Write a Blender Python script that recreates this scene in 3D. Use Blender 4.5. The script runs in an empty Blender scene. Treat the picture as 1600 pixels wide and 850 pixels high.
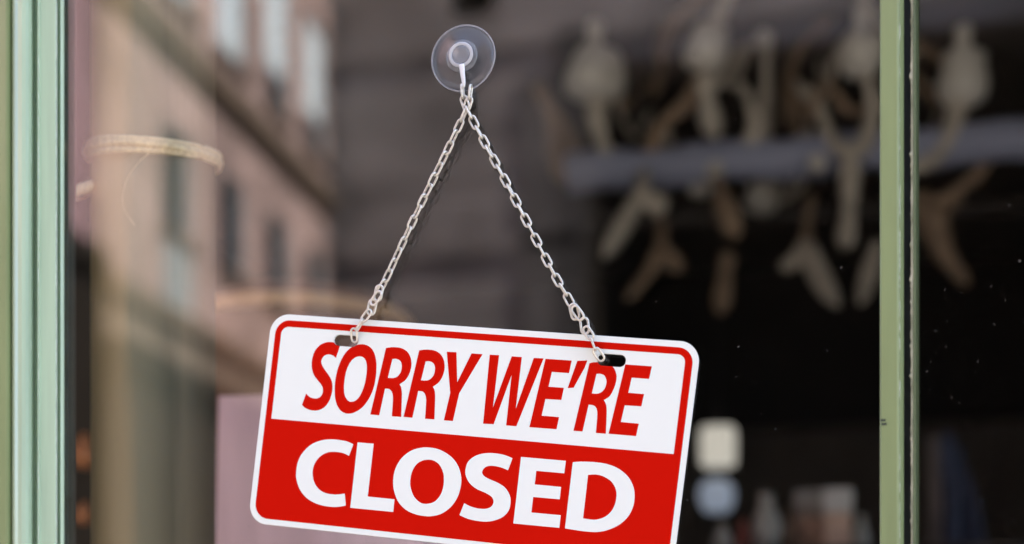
import bpy, bmesh, math, random
from mathutils import Vector, Matrix
R = math.radians
random.seed(7)
sc = bpy.context.scene

# ------------------------------------------------------------------ camera, world, sun, exposure
F = 50 / 36 * 1600                 # focal length in photo pixels
YAW = R(14.5)                      # the camera looks at the window slightly from its right
CAM_H, CAM_D = 1.2, 1.0
VP_Y = 1040                        # eye level in photo pixels (shifted lens: verticals stay upright)
FW = Vector((-math.sin(YAW), math.cos(YAW), 0)); RT = Vector((math.cos(YAW), math.sin(YAW), 0)); UP = Vector((0, 0, 1))
CAM = Vector((0, 0, CAM_H)) - FW * CAM_D
cam = bpy.data.cameras.new('camera'); camo = bpy.data.objects.new('camera', cam)
sc.collection.objects.link(camo); sc.camera = camo
cam.lens = 50; cam.sensor_width = 36; cam.shift_y = (VP_Y - 425) / 1600
cam.clip_start = .05; cam.clip_end = 2000
camo.location = CAM; camo.rotation_euler = (R(90), 0, YAW)
cam.dof.use_dof = True; cam.dof.focus_distance = 1.0; cam.dof.aperture_fstop = 2.5

w = bpy.data.worlds.new('World'); sc.world = w; w.use_nodes = True
SUN_EL, SUN_AZ = R(54), R(76)      # azimuth clockwise from +y
sky = w.node_tree.nodes.new('ShaderNodeTexSky'); sky.sky_type = 'NISHITA'; sky.sun_disc = False
sky.sun_elevation = SUN_EL; sky.sun_rotation = SUN_AZ
bg = w.node_tree.nodes['Background']; bg.inputs[1].default_value = .12
w.node_tree.links.new(sky.outputs[0], bg.inputs[0])
sd = Vector((math.sin(SUN_AZ) * math.cos(SUN_EL), math.cos(SUN_AZ) * math.cos(SUN_EL), math.sin(SUN_EL)))
sun = bpy.data.lights.new('sun', 'SUN'); sun.energy = 4.5; sun.angle = R(.5); sun.color = (1, .95, .87)
suno = bpy.data.objects.new('sun', sun); sc.collection.objects.link(suno)
suno.rotation_euler = sd.to_track_quat('Z', 'Y').to_euler(); suno.location = (8, 0, 14)
vs = sc.view_settings; vs.view_transform = 'Standard'; vs.look = 'None'; vs.gamma = 1; vs.exposure = 2.63
sc.render.engine = 'CYCLES'; cy = sc.cycles
cy.use_denoising = True; cy.max_bounces = 10; cy.transparent_max_bounces = 24
cy.caustics_reflective = False; cy.caustics_refractive = False; cy.sample_clamp_indirect = 8

# ------------------------------------------------------------------ helpers
def at(px, py, t):                 # point t metres deep on a photo pixel
    return CAM + (FW + RT * ((px - 800) / F) + UP * ((VP_Y - py) / F)) * t
def on(px, py, y=0.0):             # point on the plane y = const (parallel to the window)
    d = FW + RT * ((px - 800) / F) + UP * ((VP_Y - py) / F)
    return CAM + d * ((y - CAM.y) / d.y)
def refl(px, py, Y):               # point Y metres out in the street that the window mirrors at a pixel
    p = on(px, py, Y); return Vector((p.x, -Y, p.z))
def onwall(px, py, O, dv, nv):     # where the mirrored pixel ray meets a house front: distance along it, height
    d = FW + RT * ((px - 800) / F) + UP * ((VP_Y - py) / F)
    c = Vector((CAM.x, -CAM.y, CAM.z)); d = Vector((d.x, -d.y, d.z))
    k = (O - c).dot(nv) / d.dot(nv); p = c + d * k
    return (p - O).dot(dv), p.z
def mesh(name, verts, faces, smooth=False):
    me = bpy.data.meshes.new(name); me.from_pydata([tuple(v) for v in verts], [], faces)
    bm = bmesh.new(); bm.from_mesh(me); bmesh.ops.recalc_face_normals(bm, faces=bm.faces); bm.to_mesh(me); bm.free()
    if smooth: me.polygons.foreach_set('use_smooth', [True] * len(me.polygons))
    return me
def obj(name, me, m=None, parent=None):
    o = bpy.data.objects.new(name, me); sc.collection.objects.link(o)
    if m and not me.materials: me.materials.append(m)
    if parent: o.parent = parent
    return o
def tag(o, label, cat, group=None):
    o['label'] = label; o['category'] = cat
    if group: o['group'] = group
    return o
def thing(name, label, cat, loc=(0, 0, 0), group=None):
    o = bpy.data.objects.new(name, None); sc.collection.objects.link(o); o.location = loc; o.empty_display_size = .05
    return tag(o, label, cat, group)
def child(name, me, m, parent):    # me in world coordinates; parent is an unrotated Empty
    me.transform(Matrix.Translation(-Vector(parent.location))); return obj(name, me, m, parent)
def boxes(name, bl, bevel=0):
    V, Fc = [], []
    for a, b in bl:
        n = len(V)
        for z in (a[2], b[2]):
            for y in (a[1], b[1]):
                for x in (a[0], b[0]): V.append((x, y, z))
        Fc += [(n, n+1, n+3, n+2), (n+4, n+6, n+7, n+5), (n, n+4, n+5, n+1), (n+2, n+3, n+7, n+6), (n, n+2, n+6, n+4), (n+1, n+5, n+7, n+3)]
    me = mesh(name, V, Fc)
    if bevel:
        bm = bmesh.new(); bm.from_mesh(me)
        bmesh.ops.bevel(bm, geom=bm.edges[:], offset=bevel, segments=2, affect='EDGES', profile=.5); bm.to_mesh(me); bm.free()
    return me
def smooth_path(P, n=6, closed=False):
    P = [Vector(p) for p in P]; out = []; N = len(P)
    for i in range(N if closed else N - 1):
        p0 = P[i-1] if (i or closed) else P[0]*2 - P[1]; p1 = P[i]; p2 = P[(i+1) % N]
        p3 = P[(i+2) % N] if (closed or i + 2 < N) else P[-1]*2 - P[-2]
        for k in range(n):
            t = k / n
            out.append(.5 * ((2*p1) + (p2-p0)*t + (2*p0-5*p1+4*p2-p3)*t*t + (3*p1-p0-3*p2+p3)*t**3))
    if not closed: out.append(P[-1])
    return out
def tube(name, P, rad, segs=10, closed=False, flat=1.0):
    P = [Vector(p) for p in P]; N = len(P); V, Fc = [], []
    rr = rad if callable(rad) else (lambda t: rad)
    ref = Vector((.3, 1, .2)).normalized()
    for i, p in enumerate(P):
        a = P[i-1] if (i or closed) else p; b = P[(i+1) % N] if (closed or i < N-1) else p
        d = (b - a).normalized(); s = d.cross(ref)
        if s.length < .05: s = d.cross(Vector((1, 0, 0)))
        s.normalize(); q = s.cross(d).normalized(); r = rr(i / max(N-1, 1))
        for k in range(segs):
            an = 2*math.pi*k/segs; V.append(p + s*(math.cos(an)*r) + q*(math.sin(an)*r*flat))
    for i in range(N if closed else N-1):
        for k in range(segs):
            j = (i+1) % N; Fc.append((i*segs+k, i*segs+(k+1) % segs, j*segs+(k+1) % segs, j*segs+k))
    if not closed: Fc += [tuple(range(segs)), tuple((N-1)*segs+k for k in range(segs))]
    return mesh(name, V, Fc, True)
def lathe(name, prof, c, axis='z', segs=40, wob=0):   # prof: (radius, offset along axis)
    V, Fc = [], []; n = len(prof)
    for k in range(segs):
        a = 2*math.pi*k/segs
        for r, h in prof:
            r2 = r * (1 + wob * math.sin(3*a + h*20))
            if axis == 'z': V.append(Vector(c) + Vector((r2*math.cos(a), r2*math.sin(a), h)))
            else: V.append(Vector(c) + Vector((r2*math.cos(a), h, r2*math.sin(a))))
    for k in range(segs):
        for i in range(n-1):
            j = (k+1) % segs; Fc.append((k*n+i, k*n+i+1, j*n+i+1, j*n+i))
    me = mesh(name, V, Fc, True)
    bm = bmesh.new(); bm.from_mesh(me); bmesh.ops.remove_doubles(bm, verts=bm.verts, dist=1e-6)
    bmesh.ops.recalc_face_normals(bm, faces=bm.faces); bm.to_mesh(me); bm.free(); return me
def extrude_profile(name, prof, z0, z1, smooth=False):  # prof: list of (x, y), closed, swept upright
    n = len(prof); V = [(x, y, z0) for x, y in prof] + [(x, y, z1) for x, y in prof]
    Fc = [(i, (i+1) % n, n+(i+1) % n, n+i) for i in range(n)] + [tuple(range(n)), tuple(range(n, 2*n))]
    return mesh(name, V, Fc, smooth)

# ------------------------------------------------------------------ materials
def nodes(name):
    m = bpy.data.materials.new(name); m.use_nodes = True; return m, m.node_tree.nodes, m.node_tree.links
def mat(name, col, rough=.6, var=.15, scale=12, bump=0, metal=0, spec=.5, stretch=(1, 1, 1), emit=None, coat=0, col2=None):
    m, N, L = nodes(name); b = N['Principled BSDF']
    b.inputs['Roughness'].default_value = rough; b.inputs['Metallic'].default_value = metal
    b.inputs['Specular IOR Level'].default_value = spec; b.inputs['Coat Weight'].default_value = coat
    tc = N.new('ShaderNodeTexCoord'); mp = N.new('ShaderNodeMapping'); mp.inputs['Scale'].default_value = stretch
    ns = N.new('ShaderNodeTexNoise'); ns.inputs['Scale'].default_value = scale; ns.inputs['Detail'].default_value = 6
    L.new(tc.outputs['Object'], mp.inputs[0]); L.new(mp.outputs[0], ns.inputs['Vector'])
    rp = N.new('ShaderNodeValToRGB'); L.new(ns.outputs['Fac'], rp.inputs[0])
    c2 = col2 or tuple(c * (1 - var) for c in col)
    rp.color_ramp.elements[0].position = .3; rp.color_ramp.elements[1].position = .7
    rp.color_ramp.elements[0].color = (*c2, 1); rp.color_ramp.elements[1].color = (*[min(1, c * (1 + var * .5)) for c in col], 1)
    L.new(rp.outputs[0], b.inputs['Base Color'])
    if bump:
        bp = N.new('ShaderNodeBump'); bp.inputs['Strength'].default_value = bump; bp.inputs['Distance'].default_value = .002
        L.new(ns.outputs['Fac'], bp.inputs['Height']); L.new(bp.outputs[0], b.inputs['Normal'])
    if emit:
        b.inputs['Emission Color'].default_value = (*emit[0], 1); b.inputs['Emission Strength'].default_value = emit[1]
    return m
def fresnel(N, L, ior):            # the same reflectance from either side of a sheet
    g = N.new('ShaderNodeNewGeometry'); mx = N.new('ShaderNodeMapRange'); L.new(g.outputs['Backfacing'], mx.inputs[0])
    mx.inputs[3].default_value = ior; mx.inputs[4].default_value = 1 / ior
    f = N.new('ShaderNodeFresnel'); L.new(mx.outputs[0], f.inputs['IOR']); return f
def glass_mat(name, ior=1.52, tint=(.97, .98, .97), dust=False, haze=0, gloss=.0):
    m, N, L = nodes(name); N.remove(N['Principled BSDF']); out = N['Material Output']
    tr = N.new('ShaderNodeBsdfTransparent'); tr.inputs[0].default_value = (*tint, 1)
    gl = N.new('ShaderNodeBsdfGlossy'); gl.inputs['Roughness'].default_value = gloss
    mx = N.new('ShaderNodeMixShader'); L.new(fresnel(N, L, ior).outputs[0], mx.inputs[0]); L.new(tr.outputs[0], mx.inputs[1]); L.new(gl.outputs[0], mx.inputs[2])
    last = mx
    if haze:
        df = N.new('ShaderNodeBsdfDiffuse'); df.inputs[0].default_value = (.85, .86, .9, 1)
        m2 = N.new('ShaderNodeMixShader'); m2.inputs[0].default_value = haze
        L.new(last.outputs[0], m2.inputs[1]); L.new(df.outputs[0], m2.inputs[2]); last = m2
    if dust:                       # specks of dust stuck to the pane
        tc = N.new('ShaderNodeTexCoord'); fac = None
        sx = N.new('ShaderNodeSeparateXYZ'); L.new(tc.outputs['Object'], sx.inputs[0]); cx = N.new('ShaderNodeCombineXYZ')
        L.new(sx.outputs[0], cx.inputs[0]); L.new(sx.outputs[2], cx.inputs[1])
        for sc_, r, keep in ((42, .0165, .6), (110, .028, .2), (19, .0105, .5)):
            vo = N.new('ShaderNodeTexVoronoi'); vo.inputs['Scale'].default_value = sc_; vo.voronoi_dimensions = '2D'; L.new(cx.outputs[0], vo.inputs['Vector'])
            lt = N.new('ShaderNodeMath'); lt.operation = 'LESS_THAN'; lt.inputs[1].default_value = r; L.new(vo.outputs['Distance'], lt.inputs[0])
            sp = N.new('ShaderNodeSeparateColor'); L.new(vo.outputs['Color'], sp.inputs[0])
            l2 = N.new('ShaderNodeMath'); l2.operation = 'LESS_THAN'; l2.inputs[1].default_value = keep; L.new(sp.outputs[0], l2.inputs[0])
            mu = N.new('ShaderNodeMath'); mu.operation = 'MULTIPLY'; L.new(lt.outputs[0], mu.inputs[0]); L.new(l2.outputs[0], mu.inputs[1])
            m3 = N.new('ShaderNodeMath'); m3.operation = 'MULTIPLY'; L.new(mu.outputs[0], m3.inputs[0]); L.new(sp.outputs[1], m3.inputs[1])
            if fac is None: fac = m3
            else:
                a = N.new('ShaderNodeMath'); a.operation = 'MAXIMUM'; L.new(fac.outputs[0], a.inputs[0]); L.new(m3.outputs[0], a.inputs[1]); fac = a
        g = N.new('ShaderNodeNewGeometry'); sn = N.new('ShaderNodeSeparateXYZ'); L.new(g.outputs['Normal'], sn.inputs[0])
        ps = N.new('ShaderNodeTexNoise'); ps.inputs['Scale'].default_value = 7; L.new(cx.outputs[0], ps.inputs['Vector'])
        pr_ = N.new('ShaderNodeMapRange'); pr_.inputs[1].default_value = .40; pr_.inputs[2].default_value = .68; pr_.inputs[3].default_value = .2; pr_.inputs[4].default_value = .42; L.new(ps.outputs['Fac'], pr_.inputs[0])
        ab = N.new('ShaderNodeMath'); ab.operation = 'GREATER_THAN'; L.new(tc.outputs['Object'], sx.inputs[0]); L.new(sx.outputs[1], ab.inputs[0]); ab.inputs[1].default_value = .002
        iv = N.new('ShaderNodeMath'); iv.operation = 'SUBTRACT'; iv.inputs[0].default_value = 1; L.new(ab.outputs[0], iv.inputs[1])
        q1 = N.new('ShaderNodeMath'); q1.operation = 'MULTIPLY'; L.new(fac.outputs[0], q1.inputs[0]); L.new(pr_.outputs[0], q1.inputs[1])
        q2 = N.new('ShaderNodeMath'); q2.operation = 'MULTIPLY'; L.new(q1.outputs[0], q2.inputs[0]); L.new(iv.outputs[0], q2.inputs[1]); fac = q2
        df = N.new('ShaderNodeBsdfDiffuse'); df.inputs[0].default_value = (.5, .48, .45, 1)
        m2 = N.new('ShaderNodeMixShader'); L.new(fac.outputs[0], m2.inputs[0]); L.new(last.outputs[0], m2.inputs[1]); L.new(df.outputs[0], m2.inputs[2]); last = m2
    L.new(last.outputs[0], out.inputs[0]); return m

M = {}
M['paint'] = mat('green_gloss_paint', (.265, .325, .155), .28, .10, 60, .25, stretch=(1, 1, .12), coat=.15)
M['paint2'] = mat('skylit_green_gloss_paint', (.47, .60, .43), .2, .12, 90, .35, stretch=(1, 1, .06), coat=.3)  # same green made paler: skylight on the moulding is in the colour
M['paint3'] = mat('shaded_olive_paint', (.14, .17, .09), .35, .25, 60, .25, stretch=(1, 1, .12))  # darker frame paint: shade on the right stile put into the colour
M['gasket'] = mat('dark_glazing_strip', (.035, .045, .045), .35, .5, 200, .3, stretch=(1, 1, .2))
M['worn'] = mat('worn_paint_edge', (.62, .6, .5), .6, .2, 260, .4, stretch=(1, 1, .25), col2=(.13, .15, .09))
M['glass'] = glass_mat('window_glass', 1.72, dust=True)
M['clear'] = glass_mat('clear_vinyl', 1.42, (.93, .94, .96), haze=.035, gloss=.12)
M['clear_rim'] = glass_mat('clear_vinyl_edge', 1.5, (.9, .91, .94), haze=.20, gloss=.15)
M['clear_thick'] = glass_mat('thick_clear_plastic', 1.5, (.9, .91, .93), haze=.10, gloss=.08)
M['ring'] = glass_mat('translucent_hook_ring', 1.5, (.9, .91, .94), haze=.45, gloss=.1)
M['hook'] = mat('clear_white_hook', (.86, .87, .92), .12, .04, 200, coat=.5)
M['white'] = mat('white_enamel', (.86, .905, .87), .5, .015, 8, spec=.2)
M['red'] = mat('red_print', (.60, .006, .001), .6, .02, 8, spec=.03)
M['chain'] = mat('brushed_nickel', (.76, .72, .64), .36, .2, 900, .15, metal=.6)
M['post'] = mat('pale_wood_post', (.40, .325, .215), .75, .30, 26, .3, stretch=(1, 1, .05), spec=.2)
def post_mat():  # streaked wood, tan on the left side and dark olive towards the right
    m, N, L = nodes('tan_to_olive_post'); b = N['Principled BSDF']; b.inputs['Roughness'].default_value = .75; b.inputs['Specular IOR Level'].default_value = .2
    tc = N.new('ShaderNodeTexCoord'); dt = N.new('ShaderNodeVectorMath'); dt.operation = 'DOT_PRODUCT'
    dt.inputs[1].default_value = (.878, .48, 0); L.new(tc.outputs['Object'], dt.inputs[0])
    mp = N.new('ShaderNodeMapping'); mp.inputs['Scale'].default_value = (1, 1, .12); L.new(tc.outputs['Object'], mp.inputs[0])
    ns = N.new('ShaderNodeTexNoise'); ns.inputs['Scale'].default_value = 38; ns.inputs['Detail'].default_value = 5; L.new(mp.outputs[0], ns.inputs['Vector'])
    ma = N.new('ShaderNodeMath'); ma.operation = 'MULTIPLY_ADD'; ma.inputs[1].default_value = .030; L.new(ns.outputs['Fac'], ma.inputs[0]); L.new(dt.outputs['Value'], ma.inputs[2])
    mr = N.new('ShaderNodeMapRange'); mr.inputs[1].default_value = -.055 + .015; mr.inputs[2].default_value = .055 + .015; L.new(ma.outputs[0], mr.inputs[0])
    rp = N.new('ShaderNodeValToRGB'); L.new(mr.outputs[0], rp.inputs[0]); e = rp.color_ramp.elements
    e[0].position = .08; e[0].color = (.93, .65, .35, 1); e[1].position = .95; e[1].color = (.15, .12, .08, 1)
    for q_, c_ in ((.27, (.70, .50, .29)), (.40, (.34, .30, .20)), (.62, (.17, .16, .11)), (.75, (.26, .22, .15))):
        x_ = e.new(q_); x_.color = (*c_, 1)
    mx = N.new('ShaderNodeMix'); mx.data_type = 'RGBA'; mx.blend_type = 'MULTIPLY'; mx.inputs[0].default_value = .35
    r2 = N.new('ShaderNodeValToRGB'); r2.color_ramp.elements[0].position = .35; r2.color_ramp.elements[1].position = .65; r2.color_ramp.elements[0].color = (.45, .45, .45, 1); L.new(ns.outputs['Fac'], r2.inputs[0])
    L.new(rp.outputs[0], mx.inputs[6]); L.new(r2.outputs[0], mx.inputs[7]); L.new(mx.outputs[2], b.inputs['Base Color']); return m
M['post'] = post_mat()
M['twine'] = mat('raffia_twine', (.95, .72, .45), .8, .25, 300, .6, stretch=(1, 1, 1))
M['ribbon'] = mat('red_ribbon', (.5, .06, .06), .7)
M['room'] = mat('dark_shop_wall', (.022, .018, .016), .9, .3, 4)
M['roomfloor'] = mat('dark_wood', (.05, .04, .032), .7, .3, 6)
M['boards'] = mat('pale_floor_boards', (.42, .34, .25), .6, .25, 6, stretch=(1, .15, 1))  # unseen boards made pale to bounce light into the room
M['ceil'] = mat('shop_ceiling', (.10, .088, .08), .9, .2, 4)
M['antler'] = mat('pale_antler', (.72, .65, .58), .6, .30, 25, .3)
M['antler2'] = mat('brown_antler', (.44, .31, .22), .6, .35, 25, .3)
M['cup'] = mat('frosted_cup', (.88, .84, .80), .45, .06, 15)
M['beam'] = mat('blue_grey_beam', (.42, .45, .64), .6, .25, 8, .2, stretch=(.2, 1, 1))
M['iron'] = mat('dark_iron', (.03, .03, .03), .5, .2, 30)

# ------------------------------------------------------------------ setting: ground and pavement
g = obj('ground', mesh('ground', [(-600, -600, -.12), (600, -600, -.12), (600, 600, -.12), (-600, 600, -.12)], [(0, 1, 2, 3)]),
        mat('cobbled_street', (.22, .20, .18), .85, .3, 3, .3)); g['kind'] = 'structure'
p = obj('pavement', boxes('pavement', [((-14, -1.6, -.119), (14, -.02, 0))], .01), mat('pavement_stone', (.30, .28, .25), .8, .2, 5, .2)); p['kind'] = 'structure'

# ------------------------------------------------------------------ houses of the street, seen mirrored in the window
def wall_boxes(x0, x1, z0, z1, y0, y1, holes):
    xs = sorted({x0, x1, *[max(x0, min(x1, v)) for h in holes for v in h[:2]]})
    zs = sorted({z0, z1, *[max(z0, min(z1, v)) for h in holes for v in h[2:4]]}); out = []
    for a, b in zip(xs, xs[1:]):
        for c, d in zip(zs, zs[1:]):
            mx, mz = (a+b)/2, (c+d)/2
            if any(h[0] < mx < h[1] and h[2] < mz < h[3] for h in holes): continue
            out.append(((a, y0, c), (b, y1, d)))
    return out
M['pink'] = mat('pink_plaster', (.53, .365, .33), .9, .42, 1.0, .3)
M['plum'] = mat('plum_plaster', (.44, .27, .285), .9, .2, 1.2)
M['grey'] = mat('grey_brown_render', (.29, .245, .235), .9, .6, 1.1, stretch=(.6, 1, 1.1))
M['stone'] = mat('brown_stone_trim', (.17, .115, .08), .85, .25, 5)
M['shade'] = mat('dark_timber', (.030, .023, .018), .8, .3, 6, spec=.1)
M['blind'] = mat('white_roller_blind', (.84, .93, 1.0), .7, .05, 4)
M['pane'] = mat('house_pane', (.03, .035, .045), .06, .2, 3)
M['roof'] = mat('roof_tile', (.3, .13, .08), .8, .3, 4)
M['bluewhite'] = mat('painted_casement', (.42, .45, .46), .5, .1, 5)

th = math.atan(.0686)
FD = Vector((-math.sin(th), -math.cos(th), 0)); FN = Vector((math.cos(th), -math.sin(th), 0)); FO = Vector((-5.5, 0, 0))
def house(name, label, O, dv, nv):
    h = thing(name, label, 'house'); h.matrix_world = Matrix.Translation(O) @ Matrix((dv, nv, (0, 0, 1))).transposed().to_4x4(); return h
def dz(px, py): return onwall(px, py, FO, FD, FN)[1]
pink = house('pink_house', 'sunlit pink plastered house with tall windows, mirrored left of the sign', FO, FD, FN)
holes = []; wins = []
s_edge = onwall(150, 300, FO, FD, FN)[0]; s_end = onwall(512, 300, FO, FD, FN)[0]
for s in (10.05, 11.45, 12.85, 14.25, 15.6):
    s = s * 1.002
    wins.append((s-.40, s+.40, dz(362, 95), 9.25, 'up')); wins.append((s-.36, s+.36, dz(365, 432), dz(365, 280), 'low'))
    wins.append((s-.42, s+.42, 2.1, dz(285, 640), 'ground'))
wins = [v for v in wins if v[0] > s_edge + .02 and v[1] < s_end - .02 or v[4] == 'up' and v[1] > s_end - .3]
wins = [(a, min(b, s_end - .06), c, d, k) for a, b, c, d, k in wins]
obj('wall', boxes('wall', wall_boxes(s_edge, s_end, -.12, 12.5, -.5, 0, wins)), M['pink'], pink)
zb = dz(345, 128)
obj('string_course', boxes('string_course', [((s_edge + .01, 0.001, zb - .20), (s_end - .01, .11, zb)), ((s_edge + .01, .001, zb - .32), (s_end - .01, .05, zb - .202))]), M['stone'], pink)
zc = dz(267, 487)
obj('string_course', boxes('string_course', [((s_edge + .01, 0.001, zc - .16), (s_end - .01, .12, zc))]), M['stone'], pink)
zd = dz(285, 592)
obj('shop_fascia', boxes('shop_fascia', [((s_edge + .01, .001, .1), (s_end - .01, .09, zd - .1)), ((s_edge + .01, .001, zd - .098), (s_end - .01, .28, zd))]), M['shade'], pink)
obj('sign_board', boxes('sign_board', [((s_edge + .02, .001, zd + .003), (s_end - .02, .05, zc - .165))]), mat('faded_brown_board', (.22, .16, .12), .8, .35, 2), pink)
obj('eaves', boxes('eaves', [((s_edge + .01, -.6, 12.502), (s_end - .01, .5, 12.75))]), M['stone'], pink)
for k, (a, b, c, d, kind) in enumerate(wins):
    if kind == 'ground': continue
    wn = obj('window', boxes('window', [((a, -.10, c), (b, -.07, d))]), M['pane'], pink)
    fr = [((a, -.068, c), (a+.05, -.03, d)), ((b-.05, -.068, c), (b, -.03, d)), ((a+.052, -.068, c), (b-.052, -.03, c+.06)), ((a+.052, -.068, d-.06), (b-.052, -.03, d))]
    obj('window_frame', boxes('window_frame', fr), M['bluewhite'], wn)
    if kind == 'up': obj('blind', boxes('blind', [((a+.06, -.062, c + (.10 if a < 13.3 else .48)), (b-.06, -.045, d-.07))]), M['blind'], wn)
    if kind == 'low' and a < 12: obj('panel', boxes('panel', [((a+.05, .001, c-.75), (b-.05, .02, c-.09))]), M['bluewhite'], wn)
    obj('sill', boxes('sill', [((a-.05, .001, c-.07), (b+.05, .06, c-.002))]), M['stone'], wn)
plum = house('plum_house', 'dark plum plastered house nearest the shop, mirrored beside the left frame', FO, FD, FN)
ph = [(s, s+.8, z, z+1.5) for s in (2.6, 4.6, 6.6) for z in (2.6, 5.4)]
obj('wall', boxes('wall', wall_boxes(1.7, s_edge - .02, -.12, 11.4, -.5, -.03, ph)), M['plum'], plum)
for a, b, c, d in ph:
    wn = obj('window', boxes('window', [((a, -.36, c), (b, -.32, d))]), M['pane'], plum)
    obj('window_frame', boxes('window_frame', [(((a+b)/2-.03, -.318, c), ((a+b)/2+.03, -.25, d)), ((a, -.318, (c+d)/2-.03), ((a+b)/2-.032, -.25, (c+d)/2+.03))]), M['bluewhite'], wn)
zp = onwall(130, 420, FO, FD, FN)[1]
obj('shop_fascia', boxes('shop_fascia', [((1.75, -.029, .1), (s_edge - .05, .06, zp)), ((1.75, -.029, zp + .002), (s_edge - .05, .14, zp + .18))]), M['shade'], plum)
obj('eaves', boxes('eaves', [((1.6, -.6, 11.402), (s_edge - .02, .4, 11.6))]), M['stone'], plum)

EY = 16.3                          # the shaded house that closes the court
grey = house('grey_house', 'shaded grey brown house closing the court, mirrored behind the chains', Vector((0, -EY, 0)), Vector((-1, 0, 0)), Vector((0, 1, 0)))
def gx(px, py): q = refl(px, py, EY); return -q.x, q.z
gh = []
for (xa, ya, xb, yb) in ((700, -60, 775, 22),):
    a, t_ = gx(xa, ya); b, b_ = gx(xb, yb); gh.append((min(a, b), max(a, b), min(t_, b_), max(t_, b_)))
a, t_ = gx(915, 98); b, _ = gx(1680, 98); arch = (min(a, b), max(a, b), .0, t_)
obj('wall', boxes('wall', wall_boxes(-7, 8.5, -.12, 13.5, -.6, 0, gh + [arch])), M['grey'], grey)
obj('passage', boxes('passage', [((arch[0]-.2, -5.2, -.1), (arch[1]+.2, -5, arch[3]+.3)), ((arch[0]+.003, -4.998, -.1), (arch[0]+.06, -.003, arch[3]-.003)), ((arch[1]-.06, -4.998, -.1), (arch[1]-.003, -.003, arch[3]-.003)), ((arch[0]-.001, -4.998, arch[3]+.003), (arch[1]+.001, -.602, arch[3]+.3))]), M['shade'], grey)
for a, b, c, d in gh:
    wn = obj('window', boxes('window', [((a, -.5, c), (b, -.45, d))]), M['shade'], grey)
    obj('window_frame', boxes('window_frame', [(((a+b)/2-.04, -.448, c), ((a+b)/2+.04, -.40, d))]), M['shade'], wn)
for z in (5.05, 6.4): obj('ledge', boxes('ledge', [((arch[1] + .05, .002, z), (8.4, .06, z+.14))]), M['grey'], grey)
obj('ledge', boxes('ledge', [((-6.9, .002, 8.95), (8.4, .06, 9.1))]), M['grey'], grey)
for pa_, pb_, al in ((815, 868, .155), (868, 916, .075)):     # weathered timber beside the passage
    xa_, xb_ = sorted((gx(pa_, 98)[0], gx(pb_, 98)[0]))
    obj('timber_panel', boxes('timber_panel', [((xa_ + .004, .003, .05), (xb_ - .004, .06, gx(840, 120 if al > .1 else 60)[1]))]), mat('weathered_timber', (al, al*.86, al*.82), .9, .4, 1.5), grey)
obj('eaves', boxes('eaves', [((-7, -.7, 13.502), (8.5, .5, 13.7))]), M['stone'], grey)
rho = Vector((6.2, 0, 0))
right = house('ochre_house', 'tall shaded brown house on the sunless side of the court', rho, Vector((0, 1, 0)), Vector((-1, 0, 0)))
rh = [(s, s+.9, z, z+1.5) for s in (-14, -11.5, -9, -6.5) for z in (2.8, 5.6)]
obj('wall', boxes('wall', wall_boxes(-16.2, -4.5, -.12, 9.2, -.5, 0, rh)), mat('brown_plaster', (.20, .15, .11), .9, .2, 1.2), right)
for a, b, c, d in rh:
    wn = obj('window', boxes('window', [((a, -.36, c), (b, -.32, d))]), M['pane'], right)
    obj('window_frame', boxes('window_frame', [(((a+b)/2-.03, -.318, c), ((a+b)/2+.03, -.25, d))]), M['bluewhite'], wn)

# ------------------------------------------------------------------ the shop: front wall, room
shop = thing('shop_building', 'green fronted shop with a dark room behind its window', 'shop')
XL, XR = -.56, 3.0; XLL = -2.1; ZS, ZT = .55, 2.56
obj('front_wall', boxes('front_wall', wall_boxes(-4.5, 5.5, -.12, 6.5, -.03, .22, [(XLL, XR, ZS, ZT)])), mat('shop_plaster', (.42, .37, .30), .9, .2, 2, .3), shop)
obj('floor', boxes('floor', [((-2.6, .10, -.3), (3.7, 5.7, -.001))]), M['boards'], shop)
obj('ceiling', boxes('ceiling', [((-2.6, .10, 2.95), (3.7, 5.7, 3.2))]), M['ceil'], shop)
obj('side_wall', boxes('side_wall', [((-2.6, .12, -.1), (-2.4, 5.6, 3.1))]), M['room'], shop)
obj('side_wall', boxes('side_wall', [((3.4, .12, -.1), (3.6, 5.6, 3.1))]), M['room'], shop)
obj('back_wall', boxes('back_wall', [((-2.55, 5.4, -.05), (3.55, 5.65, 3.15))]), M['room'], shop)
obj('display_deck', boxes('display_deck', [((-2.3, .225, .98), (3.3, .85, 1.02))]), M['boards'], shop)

# ------------------------------------------------------------------ shop window: stiles, mullion, panes
win = thing('shop_window', 'green painted shop window with dusty glass and moulded frame', 'window')
def xat(px, y): return on(px, 500, y).x
prof = [(100.5, .006), (100.5, -.001), (99, -.0025), (94.5, -.004), (92.8, -.001), (90.5, -.001), (89, -.0075), (86, -.009), (75, -.0102), (63.5, -.0115), (61.5, -.0133), (58.5, -.0133), (56, -.0070), (53.5, -.0065),
        (51.5, -.0105), (49, -.0155), (45, -.0195), (40, -.0225), (34, -.0242), (28, -.0243), (23, -.0228), (19.5, -.0195)]
pf = [(xat(a, y), y) for a, y in prof]
xo = xat(19, -.018)
obj('sash_moulding', extrude_profile('sash_moulding', pf + [(xo, -.018), (xo, .006)], ZS, ZT), M['paint2'], win)
obj('jamb', boxes('jamb', [((xo - .085, -.0225, ZS), (xo - .0006, .05, ZT))], .002), M['paint'], win)
obj('inner_rebate', boxes('inner_rebate', [((xo - .0004, .0062, ZS), (xat(101, 0) - .001, .018, ZT))]), M['iron'], win)
x0 = xat(1375, -.012); x1 = xat(1407.5, -.012); xg1 = xat(1412, .0); xg2 = xat(1424.5, 0); x2 = xat(1437, -.003)
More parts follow.
